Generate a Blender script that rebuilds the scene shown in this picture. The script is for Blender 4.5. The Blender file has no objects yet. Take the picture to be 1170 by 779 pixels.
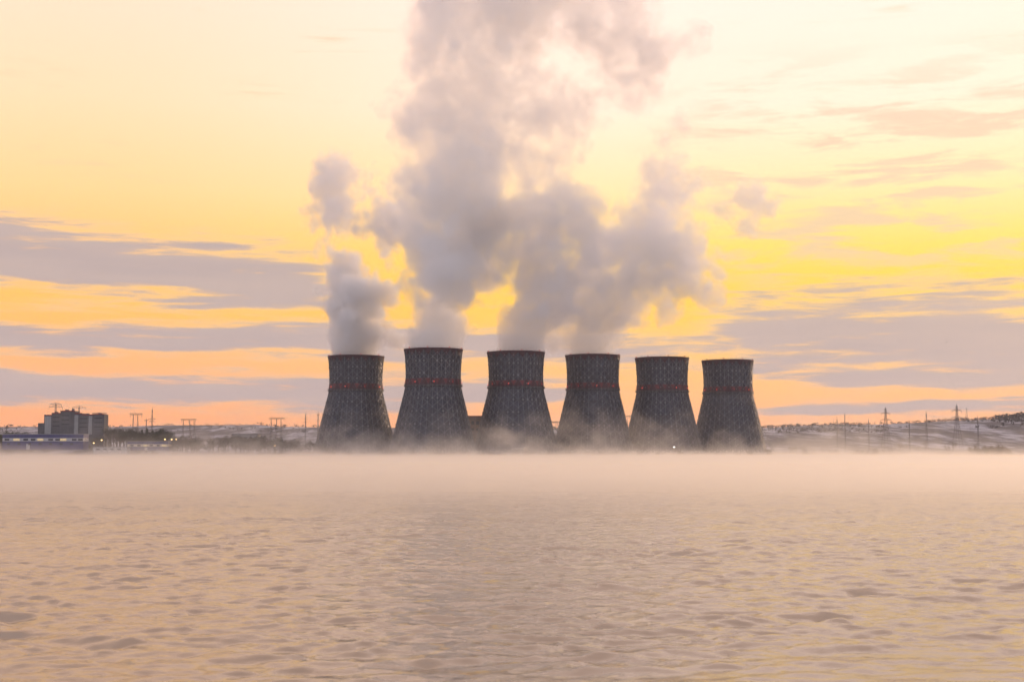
import bpy, bmesh, math, random
import numpy as np
from mathutils import Vector, Matrix

random.seed(7)
rng = np.random.default_rng(11)
S = bpy.context.scene
C = S.collection
R = math.radians

# ------------------------------------------------------------------ camera
F = 1500.0                       # focal length in pixels of a 1170 wide picture
CAM_Z = 4.0
HOR = 518.5                      # row of the horizon
PITCH = math.atan((HOR - 389.5) / F)
cd = bpy.data.cameras.new('camera')
cd.sensor_width = 36.0
cd.lens = F / 1170 * 36
cd.clip_start = 0.5
cd.clip_end = 30000
cd.dof.use_dof = True
cd.dof.focus_distance = 1180
cd.dof.aperture_fstop = 1.5
cam = bpy.data.objects.new('camera', cd)
C.objects.link(cam)
cam.location = (0, 0, CAM_Z)
cam.rotation_euler = (R(90) + PITCH, 0, 0)
S.camera = cam


def at(px, py, Y):
    """the point at distance Y seen at a place in the photograph"""
    u, v = (px - 585) / F, (389.5 - py) / F
    c, s = math.cos(PITCH), math.sin(PITCH)
    dx, dy, dz = u, c - v * s, s + v * c
    k = Y / dy
    return Vector((dx * k, Y, CAM_Z + dz * k))


# ------------------------------------------------------------------ render and exposure
S.view_settings.view_transform = 'Standard'
S.view_settings.look = 'None'
S.view_settings.exposure = 0.25
S.view_settings.gamma = 1.0
S.view_settings.use_curve_mapping = False
S.render.engine = 'CYCLES'
cy = S.cycles
cy.max_bounces = 10
cy.diffuse_bounces = 3
cy.glossy_bounces = 3
cy.transmission_bounces = 4
cy.volume_bounces = 5
cy.transparent_max_bounces = 96
cy.volume_step_rate = 1.0
cy.volume_max_steps = 512
cy.use_adaptive_sampling = True
cy.adaptive_threshold = 0.03
cy.use_denoising = True
cy.caustics_reflective = False
cy.caustics_refractive = False


# ------------------------------------------------------------------ node helpers
def lin(r, g, b):
    def f(c):
        c /= 255.0
        return c / 12.92 if c <= 0.04045 else ((c + 0.055) / 1.055) ** 2.4
    return (f(r), f(g), f(b), 1.0)


class Tree:
    def __init__(s, nt):
        s.nt = nt

    def node(s, t, **kw):
        n = s.nt.nodes.new(t)
        for k, v in kw.items():
            setattr(n, k, v)
        return n

    def put(s, sock, v):
        if hasattr(v, 'is_linked') or hasattr(v, 'links'):
            s.nt.links.new(v, sock)
        else:
            sock.default_value = v

    def m(s, op, *a, clamp=False):
        n = s.node('ShaderNodeMath', operation=op, use_clamp=clamp)
        for i, v in enumerate(a):
            s.put(n.inputs[i], v)
        return n.outputs[0]

    def vm(s, op, *a, out=0):
        n = s.node('ShaderNodeVectorMath', operation=op)
        for i, v in enumerate(a):
            if op == 'SCALE' and i == 1:
                s.put(n.inputs['Scale'], v)
            else:
                s.put(n.inputs[i], v)
        return n.outputs[out]

    def smooth(s, v, a, b, lo=0.0, hi=1.0):
        n = s.node('ShaderNodeMapRange', interpolation_type='SMOOTHSTEP')
        for i, x in enumerate((v, a, b, lo, hi)):
            s.put(n.inputs[i], x)
        return n.outputs[0]

    def lerp(s, v, a, b, lo=0.0, hi=1.0):
        n = s.node('ShaderNodeMapRange', interpolation_type='LINEAR')
        for i, x in enumerate((v, a, b, lo, hi)):
            s.put(n.inputs[i], x)
        return n.outputs[0]

    def noise(s, vec, scale, detail=4, rough=0.55, dist=0.0, out='Fac'):
        n = s.node('ShaderNodeTexNoise')
        if vec is not None:
            s.put(n.inputs['Vector'], vec)
        n.inputs['Scale'].default_value = scale
        n.inputs['Detail'].default_value = detail
        n.inputs['Roughness'].default_value = rough
        n.inputs['Distortion'].default_value = dist
        return n.outputs[out]

    def mix(s, f, a, b, blend='MIX'):
        n = s.node('ShaderNodeMix', data_type='RGBA', blend_type=blend)
        s.put(n.inputs[0], f)
        s.put(n.inputs[6], a)
        s.put(n.inputs[7], b)
        return n.outputs[2]

    def ramp(s, f, stops):
        n = s.node('ShaderNodeValToRGB')
        r = n.color_ramp
        while len(r.elements) < len(stops):
            r.elements.new(0.5)
        for e, (p, c) in zip(r.elements, stops):
            e.position = p
            e.color = c
        s.put(n.inputs[0], f)
        return n.outputs[0]

    def xyz(s, x, y, z):
        n = s.node('ShaderNodeCombineXYZ')
        for i, v in enumerate((x, y, z)):
            s.put(n.inputs[i], v)
        return n.outputs[0]


# ------------------------------------------------------------------ sky: sunrise, cloud banks low over the horizon
SUN_AZ, SUN_EL = 38.0, 7.0           # degrees to the right of the view, and up
W = bpy.data.worlds.new('World')
S.world = W
W.use_nodes = True
nt = W.node_tree
nt.nodes.clear()
T = Tree(nt)
tc = T.node('ShaderNodeTexCoord')
sep = T.node('ShaderNodeSeparateXYZ')
nt.links.new(T.vm('NORMALIZE', tc.outputs['Generated']), sep.inputs[0])
dx, dy, dz = sep.outputs
az = T.m('MULTIPLY', T.m('ARCTAN2', dx, dy), 57.29578)
el = T.m('MULTIPLY', T.m('ARCSINE', dz), 57.29578)


def E(y):                             # photograph row -> elevation / 40 degrees, for the ramp
    return max(0.0, (HOR - y) * 0.0382) / 40.0


elr = T.m('DIVIDE', el, 40.0, clamp=True)
SKY_L = [(0.0, lin(243, 168, 114)), (E(475), lin(248, 175, 98)), (E(430), lin(250, 184, 98)), (E(350), lin(252, 200, 72)),
         (E(300), lin(251, 202, 105)), (E(230), lin(252, 219, 148)), (E(130), lin(253, 228, 184)), (E(0), lin(253, 231, 206)), (1.0, lin(225, 208, 192))]
SKY_R = [(0.0, lin(246, 184, 132)), (E(475), lin(251, 188, 118)), (E(430), lin(253, 200, 96)), (E(335), lin(255, 217, 32)),
         (E(290), lin(254, 227, 92)), (E(220), lin(255, 238, 178)), (E(130), lin(255, 245, 220)), (E(0), lin(255, 246, 232)), (1.0, lin(238, 224, 210))]
grad = T.mix(T.smooth(az, -20.0, 5.0), T.ramp(elr, SKY_L), T.ramp(elr, SKY_R))
grad = T.mix(1.0, grad, (1.23, 0.99, 0.97, 1.0), 'MULTIPLY')
high = T.smooth(el, 18.0, 50.0, 1.0, 0.75)
grad = T.vm('SCALE', grad, high)

# clouds: flat banks where the photograph has them, broken up by stretched noise
cv = T.xyz(T.m('MULTIPLY', az, 0.075), T.m('MULTIPLY', el, 0.62), 3.1)
n_big = T.noise(cv, 1.0, 5, 0.55, 0.6)
cv2 = T.xyz(T.m('MULTIPLY', az, 0.22), T.m('MULTIPLY', el, 2.4), 8.7)
n_fine = T.noise(cv2, 1.0, 6, 0.6, 0.3)
nb = T.m('SUBTRACT', n_big, 0.5)
nf = T.m('SUBTRACT', n_fine, 0.5)
warp = T.m('MULTIPLY', T.m('SUBTRACT', T.noise(T.xyz(T.m('MULTIPLY', az, 0.11), T.m('MULTIPLY', el, 0.3), 0.0), 1.0, 3), 0.5), 1.5)
elw = T.m('ADD', el, warp)


def band(y0, half, x0, x1, soft, amp=1.0, slope=0.0, hard=1.0):
    """a cloud bank: row of its middle, half height in rows, columns from-to, slope in rows per column about x0"""
    e0 = (HOR - y0) * 0.0382
    a0, a1 = (x0 - 585) * 0.0382, (x1 - 585) * 0.0382
    c = T.m('MULTIPLY_ADD', T.m('SUBTRACT', az, a0), -slope, e0)
    d = T.m('ABSOLUTE', T.m('SUBTRACT', elw, c))
    v = T.m('MULTIPLY_ADD', d, -hard / (half * 0.0382), hard)
    s_ = soft * 0.0382
    msk = T.m('MULTIPLY', T.smooth(az, a0 - s_, a0 + s_), T.smooth(az, a1 - s_, a1 + s_, 1.0, 0.0))
    v = T.m('MINIMUM', T.m('MAXIMUM', v, -0.6), 1.0)
    v = T.m('MULTIPLY_ADD', v, 0.5, 0.5)
    return T.m('MULTIPLY', T.m('MULTIPLY', v, msk), amp)


bands = [
    band(266, 46, -700, 390, 70, 1.0, 0.06),
    band(394, 22, -700, 680, 120, 1.05),
    band(447, 20, -500, 700, 160, 1.0),
    band(380, 56, 790, 2300, 90, 0.98, 0.03),
    band(440, 17, 900, 2300, 90, 0.95),
    band(470, 10, 860, 2300, 90, 0.95),
    band(400, 22, 480, 900, 100, 0.85),
]
cl = bands[0]
for b in bands[1:]:
    cl = T.m('MAXIMUM', cl, b)
# other banks all round the horizon, out of the picture
far_side = T.smooth(T.m('ABSOLUTE', az), 45.0, 80.0)
cl = T.m('MAXIMUM', cl, T.m('MULTIPLY', far_side, T.smooth(el, 34.0, 4.0, 0.0, 0.85)))
cl = T.m('ADD', cl, T.m('ADD', T.m('MULTIPLY', nb, 0.75), T.m('MULTIPLY', nf, 1.25)))
cmask = T.smooth(cl, 0.33, 0.82)
cshade = T.noise(cv2, 0.6, 4, 0.5)
ccol = T.mix(cshade, lin(166, 155, 162), lin(200, 179, 171))
edge = T.mix(T.smooth(el, 1.0, 6.0), lin(240, 190, 150), lin(238, 205, 160))
ccol = T.mix(T.smooth(cmask, 0.35, 0.95), edge, ccol)
# thin peach wisps high on the right
wv = T.xyz(T.m('MULTIPLY', az, 0.2), T.m('MULTIPLY', el, 1.15), 21.0)
wn = T.noise(wv, 1.0, 6, 0.6, 0.4)
wm = T.m('MULTIPLY', T.smooth(wn, 0.46, 0.62), T.m('MULTIPLY', T.smooth(az, 4.0, 11.0), T.m('MULTIPLY', T.smooth(el, 6.5, 9.0), T.smooth(el, 13.5, 18.0, 1.0, 0.0))))
wm = T.m('MULTIPLY', wm, 0.72)
col = T.mix(wm, grad, lin(232, 203, 174))
col = T.mix(T.m('MULTIPLY', cmask, 0.94), col, ccol)
# the dim half of the dawn sky behind the camera and overhead
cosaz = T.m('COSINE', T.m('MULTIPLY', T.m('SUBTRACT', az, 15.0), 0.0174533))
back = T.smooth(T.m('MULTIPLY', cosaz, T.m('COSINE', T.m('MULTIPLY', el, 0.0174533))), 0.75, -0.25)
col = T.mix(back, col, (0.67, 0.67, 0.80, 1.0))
ground = T.smooth(el, -0.2, -3.0)
col = T.mix(ground, col, (0.25, 0.2, 0.17, 1.0))
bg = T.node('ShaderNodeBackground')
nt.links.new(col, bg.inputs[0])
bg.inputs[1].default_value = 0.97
sky = T.node('ShaderNodeTexSky', sky_type='NISHITA')
sky.sun_disc = False
sky.sun_elevation = R(SUN_EL)
sky.sun_rotation = R(SUN_AZ)
sky.dust_density = 4.0
bg2 = T.node('ShaderNodeBackground')
nt.links.new(sky.outputs[0], bg2.inputs[0])
bg2.inputs[1].default_value = 0.05
sky.sun_intensity = 0.5
mixs = T.node('ShaderNodeMixShader')
mixs.inputs[0].default_value = 0.07
nt.links.new(bg.outputs[0], mixs.inputs[1])
nt.links.new(bg2.outputs[0], mixs.inputs[2])
wo = T.node('ShaderNodeOutputWorld')
nt.links.new(mixs.outputs[0], wo.inputs[0])

sl = bpy.data.lights.new('sun', 'SUN')
sl.energy = 1.15
sl.angle = R(0.6)
sl.color = (1.0, 0.68, 0.45)
sun = bpy.data.objects.new('sun', sl)
C.objects.link(sun)
sd = Vector((math.sin(R(SUN_AZ)) * math.cos(R(SUN_EL)), math.cos(R(SUN_AZ)) * math.cos(R(SUN_EL)), math.sin(R(SUN_EL))))
sun.rotation_euler = sd.to_track_quat('Z', 'Y').to_euler()


# ------------------------------------------------------------------ materials
def material(name):
    m = bpy.data.materials.new(name)
    m.use_nodes = True
    n = m.node_tree
    n.nodes.clear()
    t = Tree(n)
    t.out = t.node('ShaderNodeOutputMaterial')
    t.mat = m
    return t


def pbr(name, c, rough=0.7, var=0.25, scale=0.3, metal=0.0, streak=False, c2=None):
    """a weathered surface: base colour broken by noise, with vertical streaks where wanted"""
    t = material(name)
    p = t.node('ShaderNodeBsdfPrincipled')
    g = t.node('ShaderNodeNewGeometry')
    v = g.outputs['Position']
    n1 = t.noise(v, scale, 5, 0.6)
    if streak:
        n2 = t.noise(t.vm('MULTIPLY', v, (0.9, 0.9, 0.05)), 1.0, 4, 0.6)
        n1 = t.m('MULTIPLY_ADD', n2, 0.6, t.m('MULTIPLY', n1, 0.4))
    a = tuple(x * (1 - var) for x in c[:3]) + (1,)
    b = tuple(x * (1 + var) for x in (c2 or c)[:3]) + (1,)
    t.nt.links.new(t.mix(t.smooth(n1, 0.3, 0.7), a, b), p.inputs['Base Color'])
    p.inputs['Roughness'].default_value = rough
    p.inputs['Metallic'].default_value = metal
    t.nt.links.new(p.outputs[0], t.out.inputs[0])
    return t.mat


def lamp(name, c, e):
    t = material(name)
    n = t.node('ShaderNodeEmission')
    n.inputs[0].default_value = c
    n.inputs[1].default_value = e
    t.nt.links.new(n.outputs[0], t.out.inputs[0])
    return t.mat


M = {}
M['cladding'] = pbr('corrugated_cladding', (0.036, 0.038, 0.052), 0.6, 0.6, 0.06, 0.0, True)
M['steel'] = pbr('grey_steel', (0.115, 0.117, 0.13), 0.5, 0.3, 0.2, 0.1)
M['plate'] = pbr('galvanised_plate', (0.21, 0.205, 0.205), 0.4, 0.2, 0.5, 0.2)
M['gallery'] = pbr('gallery_steel', (0.07, 0.065, 0.07), 0.6, 0.2, 0.5)
M['maroon'] = pbr('maroon_paint', (0.045, 0.006, 0.012), 0.7, 0.25, 0.4)
M['red'] = pbr('faded_red_paint', (0.13, 0.02, 0.024), 0.7, 0.25, 0.4)
M['concrete'] = pbr('concrete', (0.30, 0.29, 0.28), 0.85, 0.2, 0.15, 0.0, True)
M['concrete_dark'] = pbr('dark_concrete', (0.10, 0.095, 0.10), 0.85, 0.25, 0.15, 0.0, True)
M['brick'] = pbr('brown_brick', (0.16, 0.105, 0.08), 0.9, 0.25, 0.3, 0.0, True)
M['white'] = pbr('white_panel', (0.45, 0.44, 0.43), 0.6, 0.1, 0.4, 0.0, True)
M['cream'] = pbr('cream_panel', (0.62, 0.52, 0.38), 0.7, 0.12, 0.4, 0.0, True)
M['blue'] = pbr('blue_panel', (0.045, 0.048, 0.15), 0.55, 0.2, 0.3, 0.0, True)
M['redroof'] = pbr('red_roof_edge', (0.22, 0.03, 0.035), 0.7, 0.2, 0.3)
M['glass'] = pbr('dark_glazing', (0.03, 0.035, 0.04), 0.15, 0.3, 0.5)
M['pylon'] = pbr('pylon_steel', (0.15, 0.125, 0.12), 0.6, 0.2, 0.5, 0.2)
M['bark'] = pbr('bark', (0.045, 0.035, 0.028), 0.9, 0.3, 2.0)
M['twig'] = pbr('bare_twigs', (0.06, 0.048, 0.036), 0.9, 0.4, 0.8)
M['leaf'] = pbr('dark_leaves', (0.035, 0.04, 0.022), 0.9, 0.5, 0.8)
M['reed'] = pbr('brown_reed', (0.11, 0.075, 0.045), 0.9, 0.4, 0.6)
M['feather'] = pbr('dark_feathers', (0.03, 0.028, 0.028), 0.8, 0.3, 9.0)
M['beacon'] = lamp('red_beacon', (1.0, 0.09, 0.06, 1), 1.2)
M['beacon_dim'] = lamp('dim_red_beacon', (1.0, 0.10, 0.09, 1), 0.45)
M['warm'] = lamp('warm_lamp', (1.0, 0.66, 0.25, 1), 5.0)
M['whitelamp'] = lamp('white_lamp', (1.0, 0.95, 0.85, 1), 6.0)
M['litwindow'] = lamp('lit_window', (1.0, 0.74, 0.42, 1), 0.5)


# ------------------------------------------------------------------ mesh helpers
class MB:
    def __init__(s):
        s.v, s.f = [], []

    def quad(s, a, b, c, d):
        n = len(s.v)
        s.v += [a, b, c, d]
        s.f.append((n, n + 1, n + 2, n + 3))

    def tri(s, a, b, c):
        n = len(s.v)
        s.v += [a, b, c]
        s.f.append((n, n + 1, n + 2))

    def prism(s, p):
        """eight corners, four below and four above"""
        n = len(s.v)
        s.v += p
        for f in ((3, 2, 1, 0), (4, 5, 6, 7), (0, 1, 5, 4), (1, 2, 6, 5), (2, 3, 7, 6), (3, 0, 4, 7)):
            s.f.append(tuple(n + i for i in f))

    def box(s, x0, x1, y0, y1, z0, z1):
        s.prism([(x0, y0, z0), (x1, y0, z0), (x1, y1, z0), (x0, y1, z0), (x0, y0, z1), (x1, y0, z1), (x1, y1, z1), (x0, y1, z1)])

    def bar(s, a, b, w, w2=None):
        a, b = Vector(a), Vector(b)
        d = b - a
        if d.length < 1e-6:
            return
        d.normalize()
        u = d.cross(Vector((0, 0, 1)))
        if u.length < 0.05:
            u = d.cross(Vector((0, 1, 0)))
        u.normalize()
        v = d.cross(u)
        w2 = w if w2 is None else w2
        h, k = w / 2, w2 / 2
        s.prism([tuple(a - u * h - v * h), tuple(a + u * h - v * h), tuple(a + u * h + v * h), tuple(a - u * h + v * h),
                 tuple(b - u * k - v * k), tuple(b + u * k - v * k), tuple(b + u * k + v * k), tuple(b - u * k + v * k)])

    def tube(s, pts, rad, n=6):
        rings = []
        for i, p in enumerate(pts):
            p = Vector(p)
            d = (Vector(pts[min(i + 1, len(pts) - 1)]) - Vector(pts[max(i - 1, 0)])).normalized()
            u = d.cross(Vector((0.31, 0.9, 0.2))).normalized()
            v = d.cross(u)
            b = len(s.v)
            for k in range(n):
                t = 2 * math.pi * k / n
                s.v.append(tuple(p + (u * math.cos(t) + v * math.sin(t)) * rad[i]))
            rings.append(b)
        for a, b in zip(rings, rings[1:]):
            for k in range(n):
                s.f.append((a + k, a + (k + 1) % n, b + (k + 1) % n, b + k))

    def ball(s, c, r, n=8, m=5, sz=1.0):
        b = len(s.v)
        for i in range(m + 1):
            t = math.pi * i / m
            for k in range(n):
                a = 2 * math.pi * k / n
                s.v.append((c[0] + r * math.sin(t) * math.cos(a), c[1] + r * math.sin(t) * math.sin(a), c[2] + sz * r * math.cos(t)))
        for i in range(m):
            for k in range(n):
                s.f.append((b + i * n + k, b + (i + 1) * n + k, b + (i + 1) * n + (k + 1) % n, b + i * n + (k + 1) % n))

    def mesh(s, name, mat, smooth=False):
        me = bpy.data.meshes.new(name)
        me.from_pydata([tuple(x) for x in s.v], [], s.f)
        me.materials.append(mat)
        if smooth:
            me.polygons.foreach_set('use_smooth', [True] * len(me.polygons))
        me.update()
        return me

    def build(s, name, mat, parent=None, smooth=False, loc=None):
        o = bpy.data.objects.new(name, s.mesh(name, mat, smooth))
        C.objects.link(o)
        if parent is not None:
            o.parent = parent
        if loc is not None:
            o.location = loc
        return o


def tag(o, label=None, cat=None, group=None, kind=None):
    for k, v in (('label', label), ('category', cat), ('group', group), ('kind', kind)):
        if v:
            o[k] = v
    return o


def empty(name, loc, label, cat, group=None, rz=0.0):
    o = bpy.data.objects.new(name, None)
    o.empty_display_size = 2
    C.objects.link(o)
    o.location = loc
    o.rotation_euler = (0, 0, rz)
    return tag(o, label, cat, group)


def kids(o):
    return [x for x in bpy.data.objects if x.parent == o]


def copy_tree(o, parent=None):
    c = o.copy()
    C.objects.link(c)
    if parent is not None:
        c.parent = parent
    for ch in kids(o):
        copy_tree(ch, c)
    return c


# ------------------------------------------------------------------ water
SHORE = 1085.0


def waves(X, Y):
    Z = np.zeros_like(X)
    wr = np.random.default_rng(5)
    for i in range(140):
        lam = 0.44 * (2.8 / 0.44) ** (wr.random() ** 2.0)
        th = math.radians(90 + 8 + wr.normal() * 32)
        k = 2 * math.pi / lam
        amp = 0.0038 * lam ** 0.95 * (0.5 + wr.random())
        ph = k * (X * math.cos(th) + Y * math.sin(th)) + wr.random() * 6.283
        s_ = np.sin(ph)
        Z += amp * (s_ + 0.30 * np.cos(2 * ph + math.pi))
    # the chop comes in groups: calm lanes between livelier ones
    g = np.zeros_like(X)
    for i in range(9):
        lam = 9 + 22 * wr.random()
        th = math.radians(90 + wr.normal() * 40)
        g += np.sin(2 * math.pi / lam * (X * math.cos(th) * 0.6 + Y * math.sin(th)) + wr.random() * 6.283)
    return Z * (0.92 + 0.12 * g / 2.1)


WX, W0, W1, DX = 66.0, 9.0, 150.0, 0.15
xs = np.arange(-WX, WX + DX / 2, DX)
ys = [W0]
while ys[-1] < W1:
    ys.append(ys[-1] + max(0.11, ys[-1] * 0.0024))
ys = np.array(ys)
XX, YY = np.meshgrid(xs, ys)
ZZ = waves(XX, YY)
fade = np.clip((W1 - YY) / 25, 0, 1) * np.clip((WX - np.abs(XX)) / 6, 0, 1) * np.clip((YY - W0) / 2, 0, 1)
ZZ *= fade
co = np.stack([XX.ravel(), YY.ravel(), ZZ.ravel()], 1)
ny, nx = XX.shape
idx = np.arange(nx * ny).reshape(ny, nx)
q = np.stack([idx[:-1, :-1], idx[:-1, 1:], idx[1:, 1:], idx[1:, :-1]], -1).reshape(-1, 4)
x1, y0w, y1w = xs[-1], ys[0], ys[-1]
B = 3500.0
extra = np.array([[-B, -300, 0], [B, -300, 0], [B, y0w, 0], [-B, y0w, 0],
                  [-B, y0w, 0], [-x1, y0w, 0], [-x1, y1w, 0], [-B, y1w, 0],
                  [x1, y0w, 0], [B, y0w, 0], [B, y1w, 0], [x1, y1w, 0],
                  [-B, y1w, 0], [B, y1w, 0], [B, SHORE + 30, 0], [-B, SHORE + 30, 0]], float)
nb_ = len(co)
co = np.vstack([co, extra])
q = np.vstack([q, nb_ + np.arange(16).reshape(4, 4)])
me = bpy.data.meshes.new('water')
me.vertices.add(len(co))
me.vertices.foreach_set('co', co.ravel())
me.loops.add(q.size)
me.loops.foreach_set('vertex_index', q.ravel().astype(np.int32))
me.polygons.add(len(q))
me.polygons.foreach_set('loop_start', np.arange(0, q.size, 4, dtype=np.int32))
me.polygons.foreach_set('use_smooth', np.ones(len(q), dtype=bool))
me.update(calc_edges=True)
me.validate()
t = material('lake_water')
p = t.node('ShaderNodeBsdfPrincipled')
p.inputs['Base Color'].default_value = (0.22, 0.155, 0.09, 1)
p.inputs['IOR'].default_value = 2.8
g = t.node('ShaderNodeNewGeometry')
pos = g.outputs['Position']
sx_ = t.node('ShaderNodeSeparateXYZ')
t.nt.links.new(pos, sx_.inputs[0])
# open water is ruffled by ripples too fine to model; the lee by the near bank is calmer
t.nt.links.new(t.smooth(sx_.outputs[1], 40.0, 150.0, 0.07, 0.28), p.inputs['Roughness'])
b1 = t.noise(t.vm('MULTIPLY', pos, (2.4, 5.0, 1.0)), 1.0, 4, 0.55, 0.3)
b2 = t.noise(t.vm('MULTIPLY', pos, (0.4, 0.9, 1.0)), 1.0, 4, 0.6, 0.3)
bump = t.node('ShaderNodeBump')
bump.inputs['Strength'].default_value = 1.0
bump.inputs['Distance'].default_value = 0.011
t.nt.links.new(t.m('MULTIPLY_ADD', b2, 1.2, b1), bump.inputs['Height'])
t.nt.links.new(bump.outputs[0], p.inputs['Normal'])
t.nt.links.new(p.outputs[0], t.out.inputs[0])
me.materials.append(t.mat)
water = bpy.data.objects.new('water', me)
C.objects.link(water)
tag(water, kind='structure')

# ------------------------------------------------------------------ land: flat shore, then snowy hills
RIDGE = [(-600, 486), (0, 487.5), (120, 487), (190, 485.5), (300, 485.3), (312, 487.5), (370, 487.5), (600, 489), (870, 488.5), (900, 487), (940, 485.5), (960, 484.2),
         (1000, 484.5), (1040, 482.5), (1080, 480.5), (1120, 478.8), (1150, 477.2), (1170, 475.8), (1500, 474), (1900, 472)]
HY = 2900.0


def ridge_z(px):
    return np.interp(px, [a for a, b in RIDGE], [at(585, b, HY).z for a, b in RIDGE])


gx = np.arange(-3400, 3401, 20.0)
gy = np.concatenate([np.arange(SHORE, 1500, 15.0), np.arange(1500, 3400, 25.0), np.array([3800., 4600, 6000, 8000])])
GX, GY = np.meshgrid(gx, gy)


def land_height(X, Y):
    X = np.asarray(X, float)
    Y = np.asarray(Y, float)
    px = 585 + X / Y * F
    H = ridge_z(px)
    tt = np.clip((Y - 1500) / (HY - 1500), 0, 1)
    tt = tt * tt * (3 - 2 * tt)
    base = 1.8 * np.clip((Y - SHORE) / 14.0, 0, 1) - 0.6 * (Y <= SHORE + 1)
    n = (np.sin(X * 0.011 + 1.3) * np.cos(Y * 0.009) + 0.6 * np.sin(X * 0.027 + Y * 0.017) + 0.35 * np.sin(X * 0.061 - Y * 0.043 + 2))
    z = base + tt * (H - 4) + n * 2.6 * tt * np.clip((HY - Y) / 700, 0.25, 1)
    side = np.clip((-X - 200) / 80, 0, 1) * 9 + np.clip((X - 300) / 80, 0, 1) * 4
    z = z + side * np.clip((Y - 1118) / 130, 0, 1) * (1 - tt)
    gl = np.abs(np.sin(X * 0.0075 + Y * 0.004)) * tt * (1 - tt) * 9 * np.clip((X - 300) / 900, 0, 1)
    return z + gl


GZ = land_height(GX, GY)
vv = np.stack([GX.ravel(), GY.ravel(), GZ.ravel()], 1)
ny, nx = GX.shape
idx = np.arange(nx * ny).reshape(ny, nx)
q = np.stack([idx[:-1, :-1], idx[:-1, 1:], idx[1:, 1:], idx[1:, :-1]], -1).reshape(-1, 4)
me = bpy.data.meshes.new('hills')
me.from_pydata(vv.tolist(), [], q.tolist())
me.polygons.foreach_set('use_smooth', [True] * len(me.polygons))
t = material('snow_and_scrub')
p = t.node('ShaderNodeBsdfPrincipled')
g = t.node('ShaderNodeNewGeometry')
pos = g.outputs['Position']
n1 = t.noise(t.vm('MULTIPLY', pos, (0.016, 0.0028, 0.03)), 1.0, 7, 0.65, 0.4)
n2 = t.noise(t.vm('MULTIPLY', pos, (0.07, 0.010, 0.1)), 1.0, 5, 0.6, 0.2)
nn = t.m('MULTIPLY_ADD', n2, 0.5, t.m('MULTIPLY', n1, 0.7))
snow = t.smooth(nn, 0.55, 0.73)
scrub = t.mix(t.noise(pos, 0.03, 4), (0.035, 0.03, 0.035, 1), (0.10, 0.085, 0.085, 1))
t.nt.links.new(t.mix(snow, scrub, (0.38, 0.365, 0.40, 1)), p.inputs['Base Color'])
p.inputs['Roughness'].default_value = 0.9
t.nt.links.new(p.outputs[0], t.out.inputs[0])
me.materials.append(t.mat)
hills = bpy.data.objects.new('hills', me)
C.objects.link(hills)
tag(hills, kind='structure')


def gz(x, y):
    return float(land_height(x, y))


# ------------------------------------------------------------------ cooling towers
NS = 40
TOP = 92.0
PROFILE = [(0, 38.9), (8, 36.9), (16, 34.9), (24, 32.9), (32, 30.9), (40, 28.9), (47, 27.2), (53, 25.6), (58, 24.5), (62, 23.85), (68, 23.6), (74, 23.7), (80, 24.0), (86, 24.45), (92, 25.0)]


def rad(z):
    return float(np.interp(z, [a for a, b in PROFILE], [b for a, b in PROFILE]))


def pol(r, i, z, n=NS):
    a = 2 * math.pi * i / n
    return (r * math.cos(a), r * math.sin(a), z)


LEVELS = [5.5 + (60.5 - 5.5) * k / 15 for k in range(16)] + [60.5 + (92 - 60.5) * k / 9 for k in range(1, 10)]
RINGS = LEVELS[0::3]
TOWERS = [
    (406.5, 62.0, 'leftmost of the six cooling towers, grey, a narrow curled steam plume rising from it'),
    (495.0, 65.0, 'tallest looking cooling tower, second from the left, under the densest steam column'),
    (589.5, 64.0, 'third cooling tower from the left, standing right of the low red edged block'),
    (677.3, 60.5, 'fourth cooling tower from the left, last one with thick steam rising from its mouth'),
    (756.7, 59.5, 'fifth cooling tower from the left, no steam of its own, beside the rightmost tower'),
    (831.7, 56.6, 'rightmost cooling tower of the row, no steam, open sky to its right'),
]


TOPS = (407.3, 399.4, 402.7, 406.2, 409.2, 412.2)


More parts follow.
